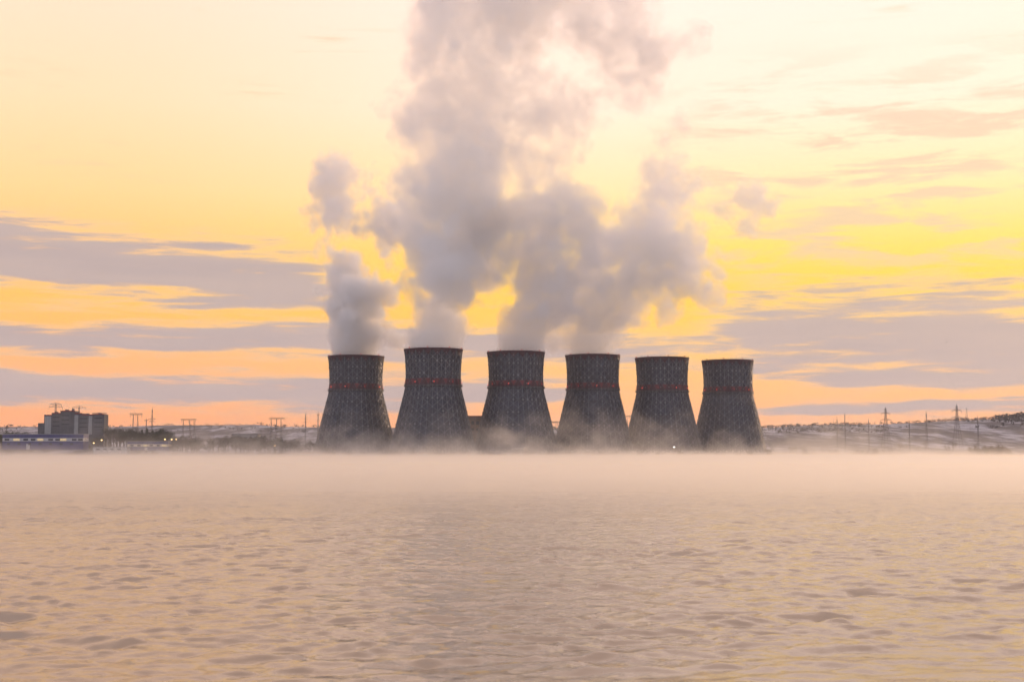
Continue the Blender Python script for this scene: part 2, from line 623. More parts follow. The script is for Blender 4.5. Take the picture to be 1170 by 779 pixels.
def make_tower():
    root = empty('cooling_tower', (0, 0, 0), 'x', 'cooling tower', 'cooling towers in a row on the far shore')
    # faceted shell, a sheet with real thickness
    b = MB()
    lv = [3.5] + LEVELS
    for r_in in (0.0, 0.5):
        base = len(b.v)
        for z in lv:
            for i in range(NS):
                b.v.append(pol(rad(z) - r_in, i, z))
        for k in range(len(lv) - 1):
            for i in range(NS):
                a, c = base + k * NS + i, base + k * NS + (i + 1) % NS
                f = (a, c, c + NS, a + NS)
                b.f.append(f if r_in == 0 else f[::-1])
    n1, n2 = (len(lv) - 1) * NS, (2 * len(lv) - 1) * NS
    for i in range(NS):
        j = (i + 1) % NS
        b.f.append((n1 + i, n1 + j, n2 + j, n2 + i))
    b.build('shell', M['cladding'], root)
    # steel lattice standing proud of the shell
    b = MB()
    off = 0.75
    for i in range(NS):
        for z0, z1 in zip(lv, lv[1:]):
            b.bar(pol(rad(z0) + off, i, z0), pol(rad(z1) + off, i, z1), 0.44)
    for k in range(len(LEVELS) - 1):
        z0, z1 = LEVELS[k], LEVELS[k + 1]
        for i in range(NS):
            if (i + k) % 2 == 0:
                b.bar(pol(rad(z0) + off, i, z0), pol(rad(z1) + off, i + 1, z1), 0.42)
                b.bar(pol(rad(z0) + off, i, z0), pol(rad(z1) + off, i - 1, z1), 0.42)
    b.build('lattice_frame', M['steel'], root)
    for z in RINGS:
        b = MB()
        r = rad(z) + off + 0.15
        for i in range(NS):
            b.bar(pol(r, i, z), pol(r, i + 1, z), 0.5)
        b.build('ring_girder', M['gallery'], root)
    b = MB()
    rp = random.Random(4)
    for k, z in enumerate(LEVELS):
        big = k % 3 == 0
        for i in range(NS):
            if ((i + k) % 2 == 0 or big) and rp.random() > 0.35:
                a = 2 * math.pi * i / NS
                r = rad(z) + off + 0.35
                s_ = 0.62 if big else 0.42
                c = Vector((r * math.cos(a), r * math.sin(a), z))
                u = Vector((-math.sin(a), math.cos(a), 0)) * s_
                w = Vector((math.cos(a), math.sin(a), 0)) * 0.22
                h = Vector((0, 0, s_))
                b.prism([tuple(c - u - w - h), tuple(c + u - w - h), tuple(c + u + w - h), tuple(c - u + w - h),
                         tuple(c - u - w + h), tuple(c + u - w + h), tuple(c + u + w + h), tuple(c - u + w + h)])
    b.build('node_plates', M['plate'], root)
    # mouth: flat collar and drip edge
    b = MB()
    for i in range(80):
        p_ = []
        for z in (90.7, 92.5):
            for r, j in ((24.1, i), (24.1, i + 1), (26.3, i + 1), (26.3, i)):
                p_.append(pol(r + (0.35 if z > 91 else -0.1), j, z, 80))
        b.prism(p_)
    rim = b.build('rim', M['maroon'], root)
    b = MB()
    for i in range(80):
        b.bar(pol(26.2, i, 93.6, 80), pol(26.2, i + 1, 93.6, 80), 0.1)
        if i % 2 == 0:
            b.bar(pol(26.2, i, 92.5, 80), pol(26.2, i, 93.6, 80), 0.1)
    b.build('railing', M['gallery'], rim)
    for i0 in (27.5, 33.5):                  # caged ladders up the shell
        b = MB()
        for z0, z1 in zip([1.0] + LEVELS, LEVELS):
            for da in (-0.07, 0.07):
                b.bar(pol(max(rad(z0), 0) + 1.5, i0 + da, z0), pol(rad(z1) + 1.5, i0 + da, z1), 0.16)
            for q_ in range(4):
                zz = z0 + (z1 - z0) * q_ / 4
                b.bar(pol(rad(zz) + 1.5, i0 - 0.09, zz), pol(rad(zz) + 1.5, i0 + 0.09, zz), 0.14)
        b.build('ladder', M['gallery'], root)

    def triangles(z0, z1, up, inset, o_):
        b = MB()
        for i in range(0, NS, 2):
            k = 0.0 if up else 1.0
            za, zb = (z0, z1) if up else (z1, z0)
            ra, rb = rad(za) + o_, rad(zb) + o_
            l, m_, r = pol(ra, i + k - 1 + inset, za), pol(rb, i + k, zb), pol(ra, i + k + 1 - inset, za)
            mm = pol(ra, i + k, za)
            b.tri(l, mm, m_)
            b.tri(mm, r, m_)
        return b
    triangles(86.6, 90.7, False, 0.12, 1.25).build('rim_teeth', M['maroon'], root)
    triangles(61.2, 67.6, True, 0.02, 1.25).build('warning_band', M['maroon'], root)
    triangles(61.2, 66.4, False, 0.36, 1.35).build('warning_triangles', M['red'], root)
    # gallery round the neck
    b = MB()
    for i in range(80):
        p_ = []
        for z in (60.2, 60.9):
            for r, j in ((rad(60.5) + 0.45, i), (rad(60.5) + 0.45, i + 1), (rad(60.5) + 2.1, i + 1), (rad(60.5) + 2.1, i)):
                p_.append(pol(r, j, z, 80))
        b.prism(p_)
    gal = b.build('gallery', M['gallery'], root)
    b = MB()
    for i in range(80):
        r = rad(60.5) + 2.0
        for z in (61.5, 62.1):
            b.bar(pol(r, i, z, 80), pol(r, i + 1, z, 80), 0.09)
        b.bar(pol(r, i, 60.95, 80), pol(r, i, 62.1, 80), 0.09)
    b.build('railing', M['gallery'], gal)
    # aviation lights on the gallery and on the mouth
    for z, n, r, mt, s_ in ((63.6, 9, rad(63) + 1.9, 'beacon', 0.42), (93.2, 8, 25.4, 'beacon_dim', 0.5)):
        b = MB()
        b.ball((0, 0, 0), s_, 8, 5)
        ml = b.mesh('aviation_light', M[mt], True)
        ml_dim = b.mesh('aviation_light', M['beacon_dim'], True)
        b = MB()
        b.bar((0, 0, -2.6 if z < 80 else -0.9), (0, 0, -s_ * 0.6), 0.16)
        mp = b.mesh('bracket', M['gallery'])
        for i in range(n):
            a = 2 * math.pi * (i + 0.37) / n
            o = bpy.data.objects.new('aviation_light', ml if i % 3 != 1 else ml_dim)
            C.objects.link(o)
            o.parent = root
            o.location = (r * math.cos(a), r * math.sin(a), z)
            o2 = bpy.data.objects.new('bracket', mp)
            C.objects.link(o2)
            o2.parent = o
    # raking legs round the air inlet, and the basin
    b = MB()
    for i in range(NS):
        b.bar(pol(40.6, i, -0.2), pol(rad(5.5) + 0.3, i + 0.5, 5.2), 0.7)
        b.bar(pol(40.6, i + 1, -0.2), pol(rad(5.5) + 0.3, i + 0.5, 5.2), 0.7)
    b.build('inlet_frame', M['concrete'], root)
    b = MB()
    for i in range(80):
        p_ = []
        for z in (-1.6, 0.5):
            for r, j in ((40.0, i), (40.0, i + 1), (42.2, i + 1), (42.2, i)):
                p_.append(pol(r, j, z, 80))
        b.prism(p_)
    b.build('basin', M['concrete'], root)
    return root


proto = make_tower()
tower_at = []
for k, (px, wpx, lab) in enumerate(TOWERS):
    Y = F * 50.7 / wpx
    o = proto if k == 0 else copy_tree(proto)
    x = at(px, 450, Y).x
    o.location = (x, Y, 1.9)
    o.rotation_euler = (0, 0, 0.35 * k)
    o.scale = (1, 1, (at(px, TOPS[k], Y).z - 1.9) / 92.5)
    o['label'] = lab
    tower_at.append((x, Y))


# ------------------------------------------------------------------ steam
def volume_material(name, color, g, dens=1.0, rate=1.0):
    t = material(name)
    v = t.node('ShaderNodeVolumePrincipled')
    v.inputs['Color'].default_value = color
    v.inputs['Density'].default_value = dens
    v.inputs['Anisotropy'].default_value = g
    t.nt.links.new(v.outputs[0], t.out.inputs['Volume'])
    t.mat.cycles.volume_step_rate = rate
    return t.mat


def veil_material():
    """the outermost film of a plume: almost clear, a trace of scattering"""
    t = material('thin_vapour')
    a = t.node('ShaderNodeBsdfTransparent')
    b = t.node('ShaderNodeBsdfTranslucent')
    b.inputs[0].default_value = (0.9, 0.88, 0.86, 1)
    mx = t.node('ShaderNodeMixShader')
    mx.inputs[0].default_value = 0.004
    t.nt.links.new(a.outputs[0], mx.inputs[1])
    t.nt.links.new(b.outputs[0], mx.inputs[2])
    t.nt.links.new(mx.outputs[0], t.out.inputs['Surface'])
    return t.mat


M['steam'] = volume_material('steam', (1.0, 0.998, 0.998, 1), 0.4, 1.0, 2.2)
M['veil'] = veil_material()


def plume(name, puffs, label, seed, k_dens=1.0, vox=1.6):
    """puffs: (px, py, radius px, weight, Y, depth offset)"""
    P = []
    for px, py, r, w, Y, dyo in puffs:
        c = at(px, py, Y)
        k = Y / F
        P.append((c.x, Y + dyo, c.z, r * k * 1.08, w * (1.0 if py > 380 else 1.3)))
    A = np.array(P)
    mn = (A[:, :3] - A[:, 3:4] * 1.15).min(0) - 6
    mx = (A[:, :3] + A[:, 3:4] * 1.15).max(0) + 6
    zfloor = 93.6
    mn[2] = max(mn[2], zfloor)
    vd = bpy.data.volumes.new('vapour')
    vd.materials.append(M['steam'])
    o = bpy.data.objects.new('vapour', vd)
    C.objects.link(o)
    ng = bpy.data.node_groups.new(name + '_field', 'GeometryNodeTree')
    ng.interface.new_socket('Geometry', in_out='INPUT', socket_type='NodeSocketGeometry')
    ng.interface.new_socket('Geometry', in_out='OUTPUT', socket_type='NodeSocketGeometry')
    T = Tree(ng)
    gin, gout = T.node('NodeGroupInput'), T.node('NodeGroupOutput')
    pos = T.node('GeometryNodeInputPosition').outputs[0]
    ps = T.vm('ADD', pos, (seed * 131.0, seed * 57.0, 0.0))

    def rise(lo, hi, a, b_):                # more turbulence with height
        sx = T.node('ShaderNodeSeparateXYZ')
        ng.links.new(pos, sx.inputs[0])
        return T.smooth(sx.outputs[2], lo, hi, a, b_)
    w1 = T.vm('SUBTRACT', T.noise(ps, 0.017, 2, 0.5, out='Color'), (0.5, 0.5, 0.5))
    w2 = T.vm('SUBTRACT', T.noise(ps, 0.055, 3, 0.55, out='Color'), (0.5, 0.5, 0.5))
    q = T.vm('ADD', pos, T.vm('SCALE', w1, rise(90, 150, 0.0, 46.0)))
    q = T.vm('ADD', q, T.vm('SCALE', w2, rise(88, 130, 4.0, 26.0)))
    acc = None
    for x, y, z, r, w in P:
        d = T.vm('DISTANCE', q, (x, y, z), out=1)
        v = T.m('MAXIMUM', T.m('MULTIPLY_ADD', d, -w / (r * 1.2), w), 0.0)
        acc = v if acc is None else T.m('ADD', acc, v)
    acc = T.m('SUBTRACT', 1.0, T.m('EXPONENT', T.m('MULTIPLY', acc, -1.3)))
    nz = T.m('SUBTRACT', T.noise(ps, 0.028, 3, 0.5, 0.3), 0.5)
    ny_ = T.m('SUBTRACT', T.noise(ps, 0.085, 6, 0.62, 0.3), 0.5)
    nn = T.m('MULTIPLY_ADD', ny_, 0.75, nz)
    def billow(scale):
        v = T.node('ShaderNodeTexVoronoi', feature='F1')
        ng.links.new(T.vm('ADD', ps, T.vm('SCALE', w2, 10.0)), v.inputs['Vector'])
        v.inputs['Scale'].default_value = scale
        return T.m('SUBTRACT', 0.45, v.outputs['Distance'])
    bl = T.m('MULTIPLY_ADD', billow(0.075), 0.5, T.m('MULTIPLY', billow(0.034), 0.8))
    nn = T.m('ADD', T.m('MULTIPLY', nn, rise(150, 300, 0.6, 1.0)), T.m('MULTIPLY', bl, rise(150, 330, 0.75, 0.35)))
    f = T.m('ADD', acc, T.m('MULTIPLY', nn, rise(94, 135, 0.6, 1.7)))
    body = T.smooth(f, rise(110, 300, 0.36, 0.28), rise(110, 300, 0.64, 0.95))
    dens = T.m('MULTIPLY', body, rise(95, 330, 0.072 * k_dens, 0.048 * k_dens))
    dens = T.m('MULTIPLY', dens, T.m('MULTIPLY', T.smooth(acc, 0.01, 0.12), T.m('MULTIPLY_ADD', T.m('ADD', ny_, 0.5), 1.1, 0.35)))
    vc = T.node('GeometryNodeVolumeCube')
    ng.links.new(dens, vc.inputs['Density'])
    vc.inputs['Min'].default_value = tuple(mn)
    vc.inputs['Max'].default_value = tuple(mx)
    for k, ax in enumerate('XYZ'):
        vc.inputs['Resolution ' + ax].default_value = int((mx[k] - mn[k]) / vox)
    sm = T.node('GeometryNodeSetMaterial')
    sm.inputs['Material'].default_value = M['steam']
    ng.links.new(vc.outputs[0], sm.inputs[0])
    res = sm.outputs[0]
    ng.links.new(res, gout.inputs[0])
    md = o.modifiers.new('field', 'NODES')
    md.node_group = ng
    # the outer skin of the same field, kept as a real mesh: the plume's visible outline
    tmp = MB()
    tmp.ball(tuple(A[0, :3]), 2.0)
    h = tmp.build(name, M['veil'])
    g2 = ng.copy()
    h.modifiers.new('skin', 'NODES').node_group = g2
    T2 = Tree(g2)
    for n in g2.nodes:
        if n.bl_idname == 'GeometryNodeVolumeCube':
            for k, ax in enumerate('XYZ'):
                n.inputs['Resolution ' + ax].default_value = int((mx[k] - mn[k]) / 4.0)
            v2 = n
        if n.bl_idname == 'NodeGroupOutput':
            go = n
    vm_ = T2.node('GeometryNodeVolumeToMesh')
    vm_.inputs['Threshold'].default_value = 0.006
    g2.links.new(v2.outputs[0], vm_.inputs[0])
    g2.links.new(vm_.outputs[0], go.inputs[0])
    dg = bpy.context.evaluated_depsgraph_get()
    me = bpy.data.meshes.new_from_object(h.evaluated_get(dg))
    h.modifiers.clear()
    h.data = me
    me.materials.clear()
    me.materials.append(M['veil'])
    me.name = name
    tag(h, label, 'steam plume', 'steam rising from the cooling towers')
    o.parent = h
    return h


def puffs(Y, rows, seed):
    r_ = random.Random(seed)
    out = []
    for i, row in enumerate(rows):
        px, py, r, w = row
        out.append((px, py, r, w, Y, 0 if py > 370 else r_.uniform(-22, 22)))
    return out


Y1, Y2, Y3, Y4 = (tower_at[i][1] for i in range(4))
plume('steam_plume', puffs(Y1, [
    (406, 410, 27, 1.1), (405, 396, 28, 1.1), (401, 378, 29, 1.0), (396, 355, 34, 1.0), (390, 332, 34, 1.1), (398, 316, 30, 1.0), (420, 330, 24, 0.7), (437, 368, 30, 0.55),
    (452, 385, 22, 0.5), (432, 342, 28, 0.55), (385, 212, 28, 0.85), (380, 236, 28, 0.85), (384, 192, 22, 0.7), (400, 254, 30, 0.6), (440, 236, 38, 0.5), (368, 262, 24, 0.6), (372, 282, 22, 0.42), (392, 282, 22, 0.42),
    (455, 262, 38, 0.6), (430, 285, 30, 0.4), (420, 210, 30, 0.3)], 1),
    'narrow grey steam plume curling up from the leftmost cooling tower', 1, 2.1)
plume('steam_plume', puffs(Y2, [
    (496, 402, 29, 1.1), (496, 388, 31, 1.1), (497, 370, 33, 1.1), (502, 350, 40, 1.1), (506, 328, 43, 1.1), (513, 304, 48, 1.1), (518, 278, 54, 1.1), (512, 252, 54, 1.1), (535, 232, 56, 1.0),
    (500, 238, 48, 1.0), (556, 220, 54, 0.9), (520, 196, 52, 0.95), (486, 204, 44, 0.85), (548, 172, 48, 0.8), (508, 154, 50, 0.85), (474, 160, 36, 0.6), (545, 122, 52, 0.75), (580, 132, 46, 0.6),
    (508, 104, 44, 0.75), (480, 80, 34, 0.5), (532, 72, 52, 0.8), (574, 58, 54, 0.75), (500, 42, 46, 0.8), (548, 18, 56, 0.8), (596, 20, 54, 0.75), (645, 18, 46, 0.65), (684, 34, 44, 0.7),
    (706, 52, 40, 0.65), (610, -30, 64, 0.8), (520, -30, 58, 0.8), (700, -20, 52, 0.7), (728, 14, 34, 0.55), (738, 92, 36, 0.8), (728, 104, 30, 0.7), (648, 138, 44, 0.55), (604, 172, 44, 0.65),
    (625, 205, 34, 0.45), (775, 60, 30, 0.5), (760, 40, 34, 0.55), (745, 70, 34, 0.6), (770, 150, 24, 0.4), (690, 110, 34, 0.5), (660, 180, 34, 0.5), (585, 95, 40, 0.6), (620, 130, 40, 0.55), (470, 120, 36, 0.6), (470, 225, 40, 0.6), (600, -90, 80, 0.8), (680, -100, 80, 0.7), (520, -100, 70, 0.7), (660, 95, 34, 0.35), (470, 20, 30, 0.4)], 2),
    'tallest broad steam column, from the second tower up past the picture top', 2)
plume('steam_plume', puffs(Y3, [
    (591, 405, 28, 1.1), (595, 391, 29, 1.1), (602, 374, 30, 1.1), (608, 352, 37, 1.05), (620, 326, 40, 0.95), (636, 296, 48, 1.0), (624, 268, 50, 1.0), (602, 244, 48, 0.95), (640, 250, 44, 0.95),
    (662, 248, 34, 0.9), (668, 236, 24, 0.75), (576, 268, 40, 0.9), (564, 298, 34, 0.8), (590, 305, 32, 0.75), (560, 330, 26, 0.45), (655, 275, 40, 0.9), (552, 316, 25, 0.8), (545, 332, 18, 0.5)], 3),
    'steam plume leaning right out of the third tower into the column beside it', 3)
plume('steam_plume', puffs(Y4, [
    (678, 408, 26, 1.1), (677, 394, 28, 1.1), (673, 377, 31, 1.05), (674, 352, 42, 1.05), (684, 328, 46, 1.05), (704, 304, 50, 1.05), (738, 294, 50, 1.0), (768, 294, 46, 0.95), (796, 300, 36, 0.9),
    (806, 290, 26, 0.8), (722, 272, 46, 0.9), (754, 262, 40, 0.75), (708, 344, 34, 0.75), (642, 348, 30, 0.8), (734, 364, 32, 0.5), (764, 346, 30, 0.45), (640, 376, 28, 0.8), (655, 360, 28, 0.9), (634, 394, 18, 0.6), (764, 230, 30, 0.7), (756, 202, 34, 0.7),
    (778, 192, 28, 0.6), (850, 230, 34, 0.75), (868, 236, 28, 0.65), (832, 246, 26, 0.5), (790, 215, 26, 0.45), (720, 380, 22, 0.4), (800, 330, 26, 0.5)], 4),
    'wide right hand steam plume billowing from the fourth tower towards the fifth', 4)

# ------------------------------------------------------------------ buildings on the far shore
def zrow(py, Y):
    return at(585, py, Y).z


def xcol(px, Y):
    return at(px, 512, Y).x


def slab(b, px0, px1, py0, py1, Y, depth, dy=0.0, zmin=None):
    """a box whose front face spans these columns and rows at distance Y"""
    z1, z0 = zrow(py0, Y), zrow(py1, Y)
    if zmin is not None:
        z0 = zmin
    b.box(xcol(px0, Y), xcol(px1, Y), Y + dy, Y + dy + depth, z0, z1)


def profile(b, pts, Y, depth, z0):
    """a stepped outline (columns, rows) run back by depth, one closed body standing on z0"""
    P = [(xcol(px, Y), zrow(py, Y)) for px, py in pts]
    P = [(P[0][0], z0)] + P + [(P[-1][0], z0)]
    n = len(P)
    base = len(b.v)
    for yy in (Y, Y + depth):
        for x, z in P:
            b.v.append((x, yy, z))
    b.f.append(tuple(base + i for i in range(n)))
    b.f.append(tuple(base + n + i for i in range(n))[::-1])
    for i in range(n):
        j = (i + 1) % n
        b.f.append((base + i, base + n + i, base + n + j, base + j))


def windows(root, cols, row0, row1, Y, mat='glass'):
    for px0, px1 in cols:
        b = MB()
        slab(b, px0, px1, row0, row1, Y, 0.4, -0.25)
        b.build('window', M[mat], root)


def root_at(name, label, cat, group=None):
    return empty(name, (0, 0, 0), label, cat, group)


# grey reactor block with stepped roofs
Y = 1235.0
rb = root_at('reactor_building', 'grey concrete block building with stepped flat roofs edged in red', 'building')
b = MB()
steps = [(49.5, 58, 474.0), (58, 68, 471.8), (68, 84.5, 469.3), (84.5, 92.5, 472.0), (92.5, 105, 473.6), (105, 118, 473.0)]
profile(b, [(42.5, 483.2), (49.4, 483.2)] + [q for a, c, r in steps for q in ((a, r), (c, r))], Y, 13, 1.0)
b.build('wall', M['concrete_dark'], rb)
for a, c, r in steps:
    b = MB()
    slab(b, a - 0.1, c + 0.1, r - 0.35, r + 0.75, Y, 1.2, -0.35)
    b.build('roof_edge', M['redroof'], rb)
for a, c, r in ((50.5, 57.5, 475.5), (84.2, 88.4, 474.0), (100.5, 104.5, 475.0)):
    b = MB()
    slab(b, a, c, r, 496, Y, 0.5, -0.3)
    b.build('wall_panel', M['concrete'], rb)
b = MB()
slab(b, 79, 81.6, 471.0, 496, Y, 0.5, -0.3)
b.build('stair_panel', M['concrete_dark'], rb)
for a, c, rows in ((59.5, 67, (476, 481, 486)), (69.5, 78, (474, 479, 484)), (90, 99, (477.5, 482.5, 487)), (107, 116, (477, 482, 487))):
    for r in rows:
        windows(rb, [(a, c)], r, r + 1.1, Y)
for px, w_, r0, r1 in ((61, 2.2, 470.0, 471.4), (73, 3.2, 467.6, 468.9), (80, 1.4, 466.5, 468.9), (97, 2.4, 471.9, 473.2), (111, 3.0, 471.2, 472.6)):
    b = MB()
    slab(b, px - w_ / 2, px + w_ / 2, r0, r1 + 0.2, Y, 4, 4)
    b.build('roof_vent', M['concrete_dark'], rb)

# long blue and white building beside the water
Y = 1125.0
pb = root_at('shore_building', 'long low blue and white building beside the water, left of the white shed', 'building')
for nm, r0, r1, mt in (('upper_wall', 496.2, 500.2, 'blue'), ('pale_band', 500.2, 504.0, 'white'), ('lower_wall', 504.0, 513.5, 'blue')):
    b = MB()
    slab(b, 2.5, 95, r0, r1, Y + (0.0 if nm != 'pale_band' else 0.12), 14)
    b.build(nm, M[mt], pb)
b = MB()
slab(b, 2.0, 95.5, 495.6, 496.15, Y - 0.4, 15)
b.build('roof', M['concrete'], pb)
windows(pb, [(k, k + 5.2) for k in (5, 26.5, 35, 55, 63, 82, 89)], 501.0, 503.2, Y)
windows(pb, [(15, 22), (42.5, 49), (68.5, 75.5)], 500.9, 503.4, Y, 'litwindow')
windows(pb, [(k, k + 3.4) for k in (8, 20, 32, 44, 56, 68, 80)], 506.0, 508.2, Y)
b = MB()
slab(b, 30, 34, 507, 513.4, Y, 0.4, -0.25)
b.build('door', M['white'], pb)
# white shed
Y = 1108.0
ws = root_at('white_shed', 'low white shed with a flat roof between two blue buildings', 'shed')
b = MB()
slab(b, 106, 145, 511.0, 515, Y, 10, 0, 1.0)
b.build('wall', M['white'], ws)
b = MB()
slab(b, 105.4, 145.6, 510.2, 511.0, Y - 0.4, 11)
b.build('roof', M['concrete'], ws)
windows(ws, [(110, 114), (118, 122), (126, 130), (134, 138)], 512.3, 513.9, Y)
# right-hand blue building
Y = 1118.0
bb = root_at('shore_building', 'shorter blue building with a cream band, right of the white shed', 'building')
for nm, r0, r1, mt, dy in (('upper_wall', 504.6, 507.2, 'blue', 0), ('cream_band', 507.2, 510.2, 'cream', 0.12), ('lower_wall', 510.2, 514.5, 'blue', 0)):
    b = MB()
    slab(b, 145.5, 192, r0, r1, Y + dy, 12)
    b.build(nm, M[mt], bb)
b = MB()
slab(b, 145.2, 192.4, 504.0, 504.55, Y - 0.4, 13)
b.build('roof', M['concrete'], bb)
windows(bb, [(k, k + 3.5) for k in (149, 157, 171, 179)], 507.9, 509.6, Y)
windows(bb, [(164, 168), (185, 190)], 507.9, 509.8, Y, 'litwindow')
b = MB()
slab(b, 165, 168.4, 511.2, 514.4, Y, 0.4, -0.25)
b.build('door', M['white'], bb)
# low works behind the trees
Y = 1290.0
lb = root_at('works_building', 'low pale flat roofed building behind the brown trees, left of the towers', 'building')
b = MB()
slab(b, 265, 294, 496.5, 506, Y, 18, 0, 1.0)
b.build('wall', M['concrete'], lb)
b = MB()
slab(b, 264.6, 294.4, 495.6, 496.5, Y - 0.4, 19)
b.build('roof', M['concrete_dark'], lb)
windows(lb, [(k, k + 3) for k in (267, 273, 279, 285)], 499, 501.5, Y)
# brown block between the second and third towers
Y = 1275.0
tb = root_at('turbine_hall', 'brown block with a red roof edge between the second and third towers', 'building')
b = MB()
slab(b, 528, 563, 476.2, 506, Y, 44, 0, 1.0)
b.build('wall', M['brick'], tb)
b = MB()
slab(b, 527.6, 563.4, 474.8, 476.2, Y - 0.4, 45)
b.build('roof_edge', M['redroof'], tb)
windows(tb, [(k, k + 3.2) for k in (533, 538.5, 544, 549.5, 555)], 481, 485, Y)
windows(tb, [(k, k + 3.2) for k in (533, 538.5, 544, 549.5, 555)], 489, 492, Y)
# kiosk and pale hut before the third tower
Y = 1112.0
kb = root_at('cream_kiosk', 'small upright cream kiosk by the water below the third tower', 'kiosk')
b = MB()
slab(b, 598.2, 602.4, 510.8, 518, Y, 3.4, 0, 1.2)
b.build('wall', M['cream'], kb)
b = MB()
slab(b, 597.8, 602.8, 510.2, 510.8, Y - 0.3, 4.0)
b.build('roof', M['concrete'], kb)
b = MB()
slab(b, 599.6, 601.0, 512.4, 515.2, Y, 0.3, -0.2)
b.build('door', M['brick'], kb)
hb = root_at('pale_hut', 'low pale hut standing left of the small cream kiosk', 'hut')
b = MB()
slab(b, 584.5, 596.8, 512.0, 518, Y + 4, 5, 0, 1.2)
b.build('wall', M['white'], hb)
b = MB()
slab(b, 584.1, 597.2, 511.4, 512.0, Y + 3.7, 5.6)
b.build('roof', M['concrete'], hb)
windows(hb, [(587, 589), (592, 594)], 512.6, 514.0, Y + 4)
# pipe bridge between the third and fourth towers
Y = 1285.0
pr = root_at('pipe_bridge', 'thin pipe bridge on trestles between the third and fourth towers', 'pipe bridge')
b = MB()
for rr in (481.6, 482.6):
    b.bar((xcol(618, Y), Y, zrow(rr, Y)), (xcol(652, Y), Y, zrow(rr, Y)), 0.55)
b.build('pipe', M['pylon'], pr)
for px in (620, 628, 636, 644):
    b = MB()
    zt = zrow(482.9, Y)
    for sgn in (-1, 1):
        b.bar((xcol(px, Y) + sgn * 1.6, Y, 1.0), (xcol(px, Y) + sgn * 0.5, Y, zt), 0.35)
    b.bar((xcol(px, Y) - 1.2, Y, zt * 0.5), (xcol(px, Y) + 1.2, Y, zt * 0.5), 0.25)
    b.build('trestle', M['pylon'], pr)


# ------------------------------------------------------------------ pylons and masts
def lattice_pylon(name, label, px, top, Y, arms, group, w0=7.5, w1=1.3, waist=None):
    x, zt, z0 = xcol(px, Y), zrow(top, Y), gz(xcol(px, Y), Y) - 0.3
    r = empty(name, (x, Y, z0), label, 'pylon', group, 0.15)
    H = zt - z0
    prof = lambda f: w1 + (w0 - w1) * max(0.0, 1 - f / 0.82) ** 1.1

    def cnr(f, i):
        w = prof(f) / 2
        return Vector((w * (1, -1, -1, 1)[i], w * (1, 1, -1, -1)[i], H * f))
    b = MB()
    lv = [0, .16, .30, .42, .52, .61, .69, .76, .83, .9, .96]
    for f0, f1 in zip(lv, lv[1:]):
        for i in range(4):
            j = (i + 1) % 4
            b.bar(cnr(f0, i), cnr(f1, i), 0.2)
            b.bar(cnr(f0, i), cnr(f1, j), 0.09)
            b.bar(cnr(f0, j), cnr(f1, i), 0.09)
            b.bar(cnr(f1, i), cnr(f1, j), 0.09)
    b.bar((0, 0, H * 0.95), (0, 0, H), 0.5, 0.2)
    b.build('tower_frame', M['pylon'], r)
    for row, half in arms:
        za = zrow(row, Y) - z0
        L = half * Y / F
        b = MB()
        for sg in (-1, 1):
            for yy in (-0.5, 0.5):
                b.bar((0, yy, za), (sg * L, 0, za), 0.36, 0.2)
                b.bar((0, yy, za + L * 0.28), (sg * L, 0, za), 0.26, 0.16)
            for k in (0.45, 0.75):
                b.bar((sg * L * k, 0, za), (sg * L * k, 0, za + L * 0.28 * (1 - k)), 0.16)
        ao = b.build('crossarm', M['pylon'], r)
        for sg in (-1, 1):
            b = MB()
            b.bar((sg * L * 0.97, 0, za), (sg * L * 0.97, 0, za - 2.4), 0.28)
            b.build('insulator', M['plate'], ao)
    return r


def portal_pylon(label, px0, px1, top, legs, Y):
    z0 = gz(xcol(px0, Y), Y) - 0.3
    x0, x1 = xcol(px0, Y), xcol(px1, Y)
    xc = (x0 + x1) / 2
    zt = zrow(top, Y) - z0
    r = empty('portal_pylon', (xc, Y, z0), label, 'pylon', 'portal pylons on the left shore')
    b = MB()
    n = 8
    for yy in (-0.5, 0.5):
        b.bar((x0 - xc, yy, zt), (x1 - xc, yy, zt), 0.4)
        b.bar((x0 - xc + 1, yy, zt - 1.2), (x1 - xc - 1, yy, zt - 1.2), 0.3)
    for k in range(n):
        a, c = x0 - xc + (x1 - x0) * k / n, x0 - xc + (x1 - x0) * (k + 1) / n
        b.bar((a, 0, zt if k % 2 else zt - 1.2), (c, 0, zt - 1.2 if k % 2 else zt), 0.22)
    b.build('beam', M['pylon'], r)
    for lx, spread in legs:
        b = MB()
        xx = xcol(lx, Y) - xc
        for sg in (-1, 1):
            b.bar((xx + spread + sg * 0.9, sg * 1.2, 0), (xx, sg * 0.3, zt - 1.0), 0.42, 0.3)
        for k in range(1, 5):
            f = k / 5
            b.bar((xx + spread * (1 - f) - 0.9 * (1 - f), -1.2 * (1 - f), zt * f), (xx + spread * (1 - f) + 0.9 * (1 - f), 1.2 * (1 - f), zt * f), 0.2)
        b.build('leg', M['pylon'], r)
    for k in (0.06, 0.5, 0.94):
        b = MB()
        xx = x0 - xc + (x1 - x0) * k
        b.bar((xx, 0, zt - 1.2), (xx, 0, zt - 3.8), 0.26)
        b.build('insulator', M['plate'], r)


